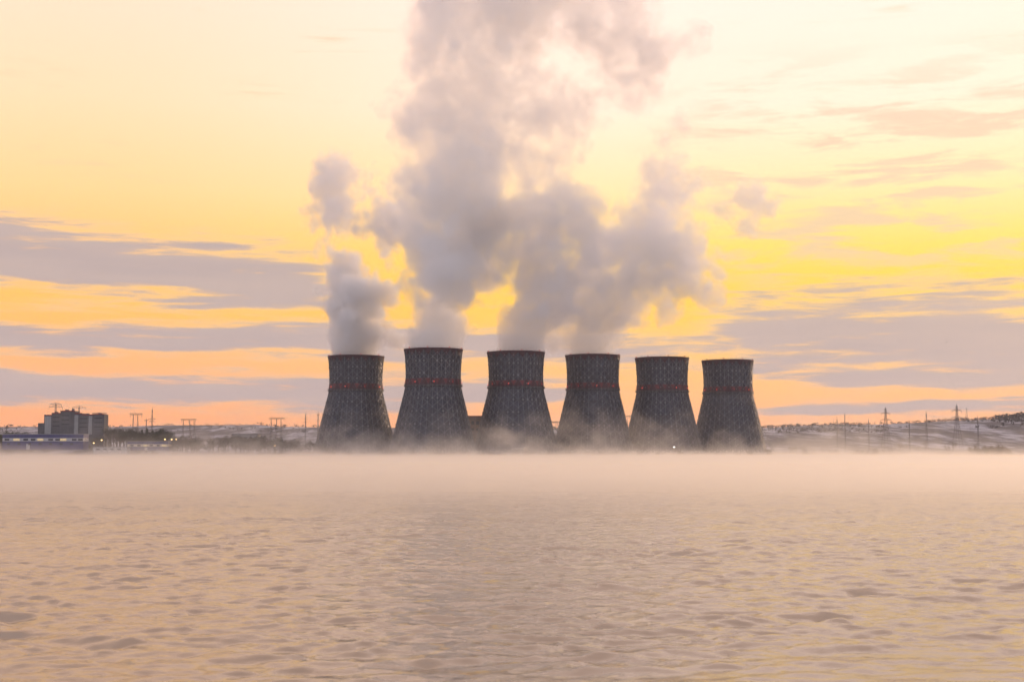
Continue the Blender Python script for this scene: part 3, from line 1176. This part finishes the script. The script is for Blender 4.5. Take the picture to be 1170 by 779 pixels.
def mast(label, px, top, Y, w=0.5, arms=(), group='thin masts along the shore'):
    x = xcol(px, Y)
    z0 = gz(x, Y) - 0.3
    H = zrow(top, Y) - z0
    r = empty('mast', (x, Y, z0), label, 'mast', group)
    b = MB()
    k = 8
    for i in range(k):
        f0, f1 = i / k, (i + 1) / k
        for sg in (-1, 1):
            b.bar((sg * w * (1.3 - f0), 0, H * f0), (sg * w * (1.3 - f1), 0, H * f1), 0.34)
        b.bar((-w * (1.3 - f0), 0, H * f0), (w * (1.3 - f1), 0, H * f1), 0.22)
        b.bar((-w * (1.3 - f1), 0, H * f1), (w * (1.3 - f1), 0, H * f1), 0.22)
    b.bar((0, 0, H), (0, 0, H + 2.5), 0.3, 0.12)
    b.build('pole', M['pylon'], r)
    for row, half in arms:
        za = zrow(row, Y) - z0
        L = half * Y / F
        b = MB()
        b.bar((-L, 0, za), (L, 0, za), 0.3)
        b.bar((-L, 0, za), (0, 0, za + L * 0.35), 0.18)
        b.bar((L, 0, za), (0, 0, za + L * 0.35), 0.18)
        b.build('crossarm', M['pylon'], r)


GP = 'lattice pylons of the power lines'
lattice_pylon('lattice_pylon', 'lattice pylon with two crossarms above the higher roof of the grey block', 62.3, 459.3, 1420, [(462.0, 6.5), (465.0, 7.6)], GP)
lattice_pylon('lattice_pylon', 'smaller lattice pylon with one crossarm behind the right half of the grey block', 89.2, 463.2, 1440, [(465.6, 7.6)], GP)
lattice_pylon('lattice_pylon', 'left one of the two tall lattice pylons on the right shore', 1012.8, 464.6, 1340, [(472.2, 5.4), (479.8, 6.8)], GP, 9.0)
lattice_pylon('lattice_pylon', 'right one of the two tall lattice pylons, before the snowy hill', 1094.4, 461.4, 1340, [(468.8, 5.8), (477.2, 7.0)], GP, 9.0)
portal_pylon('portal pylon behind the right end of the grey block', 104, 121, 471.6, [(108, -0.8), (116, 0.8)], 1440)
portal_pylon('portal pylon standing free between the grey block and the mast', 147, 162, 472.4, [(151.5, -0.6), (156.5, 0.6)], 1330)
portal_pylon('low portal pylon above the brown trees', 206, 224, 478.8, [(209, -1.0), (216, 1.0), (221, 1.5)], 1380)
portal_pylon('portal pylon nearest the leftmost cooling tower', 307, 325, 477.2, [(309.5, -0.8), (315.5, 0.3), (320.5, 0.8)], 1380)
portal_pylon('small portal pylon seen between the fourth and fifth towers', 714.5, 724.5, 474.8, [(717.5, -0.5), (721.8, 0.5)], 1480)
mast('tall mast with short crossarms right of the free portal pylon', 173, 467.6, 1330, 0.7, [(478.6, 4.5), (481.5, 3.5)])
mast('short mast between the free portal pylon and the tall mast', 166.5, 479.5, 1330, 0.5, [(480.3, 3.0)])
mast('thin mast left of the leftmost tower, farther from it', 348.8, 473.0, 1400, 0.5, [(478.2, 2.2), (482.4, 2.4)])
mast('thin mast close to the side of the leftmost tower', 363, 472.6, 1400, 0.55, [(473.8, 1.8), (480.5, 2.0)])
mast('thin dark mast on the right shore, first right of the towers', 957, 479.0, 1330, 0.6)
mast('thin mast taller than its left neighbour, second right of the towers', 966, 473.5, 1360, 0.4)
mast('short mast left of the two tall lattice pylons', 993, 480.5, 1300, 0.5)
mast('short mast between the two tall lattice pylons, nearer the left one', 1039.5, 481.0, 1320, 0.5)
mast('stout dark double legged mast between the two tall lattice pylons', 1059.3, 472.5, 1350, 0.9)
mast('slender lattice mast far off on the hill crest, right of the tall pylon', 1105.6, 466.0, 2750, 1.8)
mast('short mast against the hill, rightmost on the shore', 1118, 476.8, 1360, 0.6)


# ------------------------------------------------------------------ lamps
def street_lamp(label, px, py, Y, mat='warm'):
    x, z = xcol(px, Y), zrow(py, Y)
    z0 = gz(x, Y) - 0.2
    r = empty('street_lamp', (x, Y, z0), label, 'street lamp', 'lit lamps along the shore')
    h = z - z0
    b = MB()
    b.tube([(0.9, 0, 0), (0.9, 0, h * 0.8), (0.8, 0, h + 0.25), (0, 0, h + 0.35)], [0.14, 0.11, 0.09, 0.07])
    b.build('pole', M['pylon'], r)
    b = MB()
    b.ball((0, -0.2, h), 0.62, 10, 6, 0.6)
    b.build('lamp_head', M[mat], r, True)


for a in (('yellow lamp left of and lower than another above the white shed', 107, 506, 1128), ('yellow lamp above the left half of the white shed', 116, 502.6, 1140),
          ('yellow lamp above the right end of the shorter blue building', 188.3, 501.8, 1140), ('middle yellow lamp of the three above the shorter blue building', 196, 501.9, 1140),
          ('faint yellow lamp at the right of the three above the shorter blue building', 201.2, 501.9, 1160), ('pale lamp before the low pale building behind the trees', 282, 508.7, 1180),
          ('pale lamp just right of the one before the low pale building', 286.4, 509.2, 1190), ('lone pale lamp in the mist left of the leftmost tower', 314, 509, 1180)):
    street_lamp(*a)
street_lamp('white lamp at the foot of the fifth cooling tower', 770.2, 510.6, 1180, 'whitelamp')


# ------------------------------------------------------------------ trees and bushes
def tree_meshes(kind, seed):
    r_ = random.Random(seed)
    H = 9.0
    t_, c_ = MB(), MB()

    def leaf(p, s_):
        a = Vector((r_.gauss(0, 1), r_.gauss(0, 1), r_.gauss(0, 1))).normalized()
        u = a.orthogonal().normalized() * s_
        v = a.cross(u).normalized() * s_ * r_.uniform(0.5, 1.0)
        p = Vector(p)
        c_.tri(tuple(p - u), tuple(p + u * 0.8 + v * 0.3), tuple(p + v))

    if kind == 'conifer':
        t_.tube([(0, 0, -0.3), (0.05, 0, 4), (0, 0.05, 8.8)], [0.22, 0.14, 0.03])
        for i in range(620):
            f = r_.random() ** 0.8
            z = 0.8 + f * 8.2
            rr = (1 - f) * 2.3 * (0.75 + 0.35 * math.sin(z * 4.4)) * math.sqrt(r_.random()) + 0.05
            a = r_.random() * 6.283
            leaf((rr * math.cos(a), rr * math.sin(a), z - rr * 0.25), 0.42)
        return t_, c_, 'leaf'
    if kind == 'shrub':
        for i in range(6):
            a = r_.random() * 6.283
            t_.tube([(0.2 * math.cos(a), 0.2 * math.sin(a), -0.2), (0.9 * math.cos(a), 0.9 * math.sin(a), 1.6), (1.5 * math.cos(a), 1.5 * math.sin(a), 2.9)], [0.07, 0.05, 0.02], 4)
        for k in range(9):
            cx, cy_, cz, cr = r_.gauss(0, 1.3), r_.gauss(0, 1.1), r_.uniform(0.8, 2.6), r_.uniform(0.6, 1.1)
            for i in range(60):
                d = Vector((r_.gauss(0, 1), r_.gauss(0, 1), r_.gauss(0, 1))).normalized() * cr * r_.random() ** 0.4
                leaf((cx + d.x, cy_ + d.y, max(0.1, cz + d.z * 0.8)), 0.26)
        return t_, c_, 'reed'
    tips = []
    t_.tube([(0, 0, -0.3), (0.1, 0.05, 2.2), (0.0, 0.15, 4.5), (0.15, 0, 7.4)], [0.26, 0.2, 0.13, 0.03])
    for i in range(11):
        a = i * 2.4 + r_.random()
        z = r_.uniform(2.0, 6.2)
        L = (3.4 - 0.33 * (z - 2)) * r_.uniform(0.75, 1.1)
        p1 = (0.45 * L * math.cos(a), 0.45 * L * math.sin(a), z + 0.45 * L)
        p2 = (L * math.cos(a), L * math.sin(a), z + 0.85 * L)
        t_.tube([(0, 0, z), p1, p2], [0.10, 0.07, 0.02], 5)
        tips += [p2, tuple((Vector(p1) + Vector(p2)) / 2)]
    tips += [(0, 0, 7.5), (0.3, 0.3, 8.3)]
    dens = 34 if kind == 'bare' else 62
    for c in tips:
        cr = r_.uniform(0.8, 1.5)
        for i in range(dens):
            d = Vector((r_.gauss(0, 1), r_.gauss(0, 1), r_.gauss(0, 1))).normalized() * cr * r_.random() ** 0.45
            leaf((c[0] + d.x, c[1] + d.y, c[2] + d.z * 0.85), 0.16 if kind == 'bare' else 0.26)
    return t_, c_, 'twig' if kind == 'bare' else 'leaf'


PROTO = {}
for kind in ('bare', 'leafy', 'conifer', 'shrub'):
    PROTO[kind] = []
    for sd_ in (1, 2, 3):
        t_, c_, mt = tree_meshes(kind, sd_ * 17)
        PROTO[kind].append((t_.mesh('stems' if kind == 'shrub' else 'trunk', M['bark'], True), c_.mesh('crown', M[mt])))


def plant(kind, px, Y, h, label, group):
    tr, cr = PROTO[kind][rt.randrange(3)]
    x = xcol(px, Y)
    nm = {'bare': 'bare_tree', 'leafy': 'broadleaf_tree', 'conifer': 'conifer_tree', 'shrub': 'shore_shrub'}[kind]
    r = empty(nm, (x, Y, gz(x, Y) - 0.1), label, 'shrub' if kind == 'shrub' else 'tree', group, rt.random() * 6.28)
    s_ = h / (3.4 if kind == 'shrub' else 9.0)
    r.scale = (s_ * rt.uniform(0.9, 1.25), s_ * rt.uniform(0.9, 1.25), s_)
    for m_ in (tr, cr):
        o = bpy.data.objects.new(m_.name, m_)
        C.objects.link(o)
        o.parent = r


rt = random.Random(3)
for i in range(26):
    plant(rt.choice(('leafy', 'leafy', 'conifer', 'bare')), rt.uniform(-8, 52), rt.uniform(1150, 1215), rt.uniform(13, 19),
          'dark tree in the row behind the long blue and white building', 'dark trees behind the long blue and white building')
for i in range(16):
    plant(rt.choice(('leafy', 'bare')), rt.uniform(52, 118), rt.uniform(1160, 1215), rt.uniform(6, 12),
          'dark tree in front of the grey stepped block', 'trees in front of the grey block')
for i in range(34):
    plant(rt.choice(('leafy', 'leafy', 'conifer', 'bare')), rt.uniform(118, 192), rt.uniform(1140, 1230), rt.uniform(14, 22),
          'tall dark tree between the grey block and the brown trees', 'tall dark trees right of the grey block')
for i in range(46):
    plant(rt.choice(('bare', 'bare', 'leafy')), rt.uniform(190, 262), rt.uniform(1110, 1200), rt.uniform(11, 18),
          'brownish bare tree in the clump rising from the mist', 'brownish bare trees rising from the mist')
for i in range(52):
    plant(rt.choice(('bare', 'leafy', 'bare')), rt.uniform(262, 372), rt.uniform(1140, 1300), rt.uniform(10, 17),
          'small tree in mist left of the leftmost cooling tower', 'small misty trees left of the towers')
for i in range(18):
    plant('shrub', rt.uniform(0, 372), rt.uniform(1104, 1118), rt.uniform(2.0, 4.0),
          'low brown shrub at the water edge left of the towers', 'shrubs at the water edge left of the towers')
for i in range(44):
    plant('shrub', rt.uniform(372, 866), rt.uniform(1098, 1112), rt.uniform(3.0, 7.0),
          'low brown shrub at the foot of the cooling towers', 'shrubs at the foot of the towers')
for i in range(34):
    plant(rt.choice(('shrub', 'shrub', 'bare')), rt.choice((rt.uniform(868, 1180), rt.uniform(1118, 1150))), rt.uniform(1105, 1200), rt.uniform(5, 11),
          'brown bush in the mist on the right shore', 'brown bushes on the right shore')
for i in range(14):
    plant('bare', rt.uniform(868, 1180), rt.uniform(1250, 1400), rt.uniform(7, 13),
          'bare tree at the foot of the snowy hills on the right shore', 'bare trees below the snowy hills')

# woods on the far crest, too far to tell one tree from the next
b = MB()
rw = random.Random(9)
for i in range(2600):
    px = rw.uniform(-60, 1240) if i % 2 else rw.uniform(868, 1240)
    Yw = rw.uniform(2250, 2960)
    x = px and (px - 585) / F * Yw
    z = gz(x, Yw)
    cl_ = math.sin(x * 0.013 + 1.0) + math.sin(x * 0.031 + Yw * 0.02) + (0.9 if px > 1138 else 0)
    if cl_ < 0.1 and Yw < 2860:
        continue
    h = rw.uniform(3.5, 8.5) * (1.35 if px > 1138 else 0.85)
    for k in range(7):
        a = Vector((rw.gauss(0, 1), rw.gauss(0, 1), rw.gauss(0, 1))).normalized() * h * 0.33
        c = Vector((x + rw.gauss(0, h * 0.35), Yw + rw.gauss(0, 2), z + h * rw.uniform(0.25, 0.85)))
        u = a.orthogonal().normalized() * h * 0.3
        v = a.cross(u).normalized() * h * 0.3
        b.tri(tuple(c - u), tuple(c + u * 0.8 + v * 0.2), tuple(c + v))
tag(b.build('distant_wood', M['bark']), kind='stuff')

# ------------------------------------------------------------------ a bird far off in the right-hand sky
P_ = at(1081.6, 391, 520.0)
br = empty('bird', tuple(P_), 'small dark bird gliding in the sky on the right', 'bird', None, 0.4)
b = MB()
b.tube([(0, -0.26, 0), (0, -0.2, 0.02), (0, -0.1, 0.03), (0, 0.08, 0.03), (0, 0.2, 0.01), (0, 0.36, 0.0)], [0.02, 0.05, 0.085, 0.10, 0.05, 0.015], 8)
for sg in (-1, 1):
    pts = [(0.05, 0.12, 0.05), (0.34, 0.14, 0.20), (0.72, 0.02, 0.14)]
    bk = [(0.05, -0.1, 0.05), (0.34, -0.06, 0.19), (0.70, -0.04, 0.13)]
    for k in range(2):
        b.prism([(sg * pts[k][0], pts[k][1], pts[k][2] - .012), (sg * pts[k + 1][0], pts[k + 1][1], pts[k + 1][2] - .012), (sg * bk[k + 1][0], bk[k + 1][1], bk[k + 1][2] - .012), (sg * bk[k][0], bk[k][1], bk[k][2] - .012),
                 (sg * pts[k][0], pts[k][1], pts[k][2] + .012), (sg * pts[k + 1][0], pts[k + 1][1], pts[k + 1][2] + .012), (sg * bk[k + 1][0], bk[k + 1][1], bk[k + 1][2] + .012), (sg * bk[k][0], bk[k][1], bk[k][2] + .012)])
b.prism([(-0.1, -0.4, -.008), (0.1, -0.4, -.008), (0.03, -0.2, -.008), (-0.03, -0.2, -.008), (-0.1, -0.4, .012), (0.1, -0.4, .012), (0.03, -0.2, .012), (-0.03, -0.2, .012)])
b.build('body', M['feather'], br)

# ------------------------------------------------------------------ steam fog lying on the water, and the far air
def fog(name, mn, mx, res, build, rate, seed):
    vd = bpy.data.volumes.new(name)
    vd.materials.append(M['fog'])
    o = bpy.data.objects.new(name, vd)
    C.objects.link(o)
    tag(o, kind='stuff')
    ng = bpy.data.node_groups.new(name + '_field', 'GeometryNodeTree')
    ng.interface.new_socket('Geometry', in_out='INPUT', socket_type='NodeSocketGeometry')
    ng.interface.new_socket('Geometry', in_out='OUTPUT', socket_type='NodeSocketGeometry')
    T = Tree(ng)
    gin, gout = T.node('NodeGroupInput'), T.node('NodeGroupOutput')
    pos = T.node('GeometryNodeInputPosition').outputs[0]
    sx = T.node('ShaderNodeSeparateXYZ')
    ng.links.new(pos, sx.inputs[0])
    dens = build(T, pos, *sx.outputs)
    vc = T.node('GeometryNodeVolumeCube')
    ng.links.new(dens, vc.inputs['Density'])
    vc.inputs['Min'].default_value = mn
    vc.inputs['Max'].default_value = mx
    for ax, n in zip('XYZ', res):
        vc.inputs['Resolution ' + ax].default_value = n
    sm = T.node('GeometryNodeSetMaterial')
    sm.inputs['Material'].default_value = M['fog']
    ng.links.new(vc.outputs[0], sm.inputs[0])
    ng.links.new(sm.outputs[0], gout.inputs[0])
    md = o.modifiers.new('field', 'NODES')
    md.node_group = ng
    return o


M['fog'] = volume_material('water_fog', (0.99, 0.95, 0.89, 1), 0.5, 1.0, 12.0)


def fog_field(T, pos, x, y, z):
    big = T.noise(T.vm('MULTIPLY', pos, (0.010, 0.006, 0.03)), 1.0, 4, 0.6, 0.3)
    small = T.noise(T.vm('MULTIPLY', pos, (0.070, 0.022, 0.065)), 1.0, 5, 0.62, 0.5)
    near = T.smooth(y, 30.0, 160.0, 0.4, 1.3)
    # thin dense layer on the water
    torn = T.noise(T.vm('MULTIPLY', pos, (0.045, 0.012, 0.0)), 1.0, 5, 0.65, 0.5)
    hgt = T.m('MULTIPLY_ADD', T.m('MULTIPLY', T.smooth(torn, 0.40, 0.68), T.smooth(y, 600.0, 950.0)), 2.0, 0.9)
    low = T.m('MULTIPLY', T.m('EXPONENT', T.m('DIVIDE', T.m('MULTIPLY', z, -1.0), hgt)), 0.033)
    low = T.m('MULTIPLY', T.m('MULTIPLY', low, near), T.m('MULTIPLY_ADD', big, 1.4, 0.3))
    # wisps that stand up from it towards the far shore
    f = T.m('ADD', T.m('MULTIPLY', small, 0.65), T.m('MULTIPLY', big, 0.5))
    f = T.m('SUBTRACT', f, T.m('MULTIPLY', T.m('POWER', T.m('MAXIMUM', z, 0.01), 0.6), 0.023))
    wisp = T.m('MULTIPLY', T.smooth(f, 0.44, 0.72), T.m('MULTIPLY', T.m('MULTIPLY', T.smooth(x, -390.0, -170.0, 0.13, 1.0), T.smooth(x, 150.0, 300.0, 1.0, 0.6)), T.smooth(y, 500.0, 1050.0, 0.0, 0.0085)))
    d = T.m('ADD', low, wisp)
    return T.m('MULTIPLY', d, T.m('MULTIPLY', T.smooth(z, 34.0, 50.0, 1.0, 0.0), T.m('MULTIPLY', T.smooth(y, 14.0, 40.0), T.smooth(y, 1135.0, 1200.0, 1.0, 0.0))))


fog('mist', (-620.0, 12.0, 0.15), (620.0, 1205.0, 50.0), (420, 240, 100), fog_field, 2.0, 1)

t = material('far_air')
v = t.node('ShaderNodeVolumePrincipled')
v.inputs['Color'].default_value = (0.93, 0.94, 1.0, 1)
v.inputs['Density'].default_value = 0.00005
v.inputs['Anisotropy'].default_value = 0.2
t.nt.links.new(v.outputs[0], t.out.inputs['Volume'])
b = MB()
b.box(-3600, 3600, -320, 8200, -4, 560)
tag(b.build('haze', t.mat), kind='stuff')
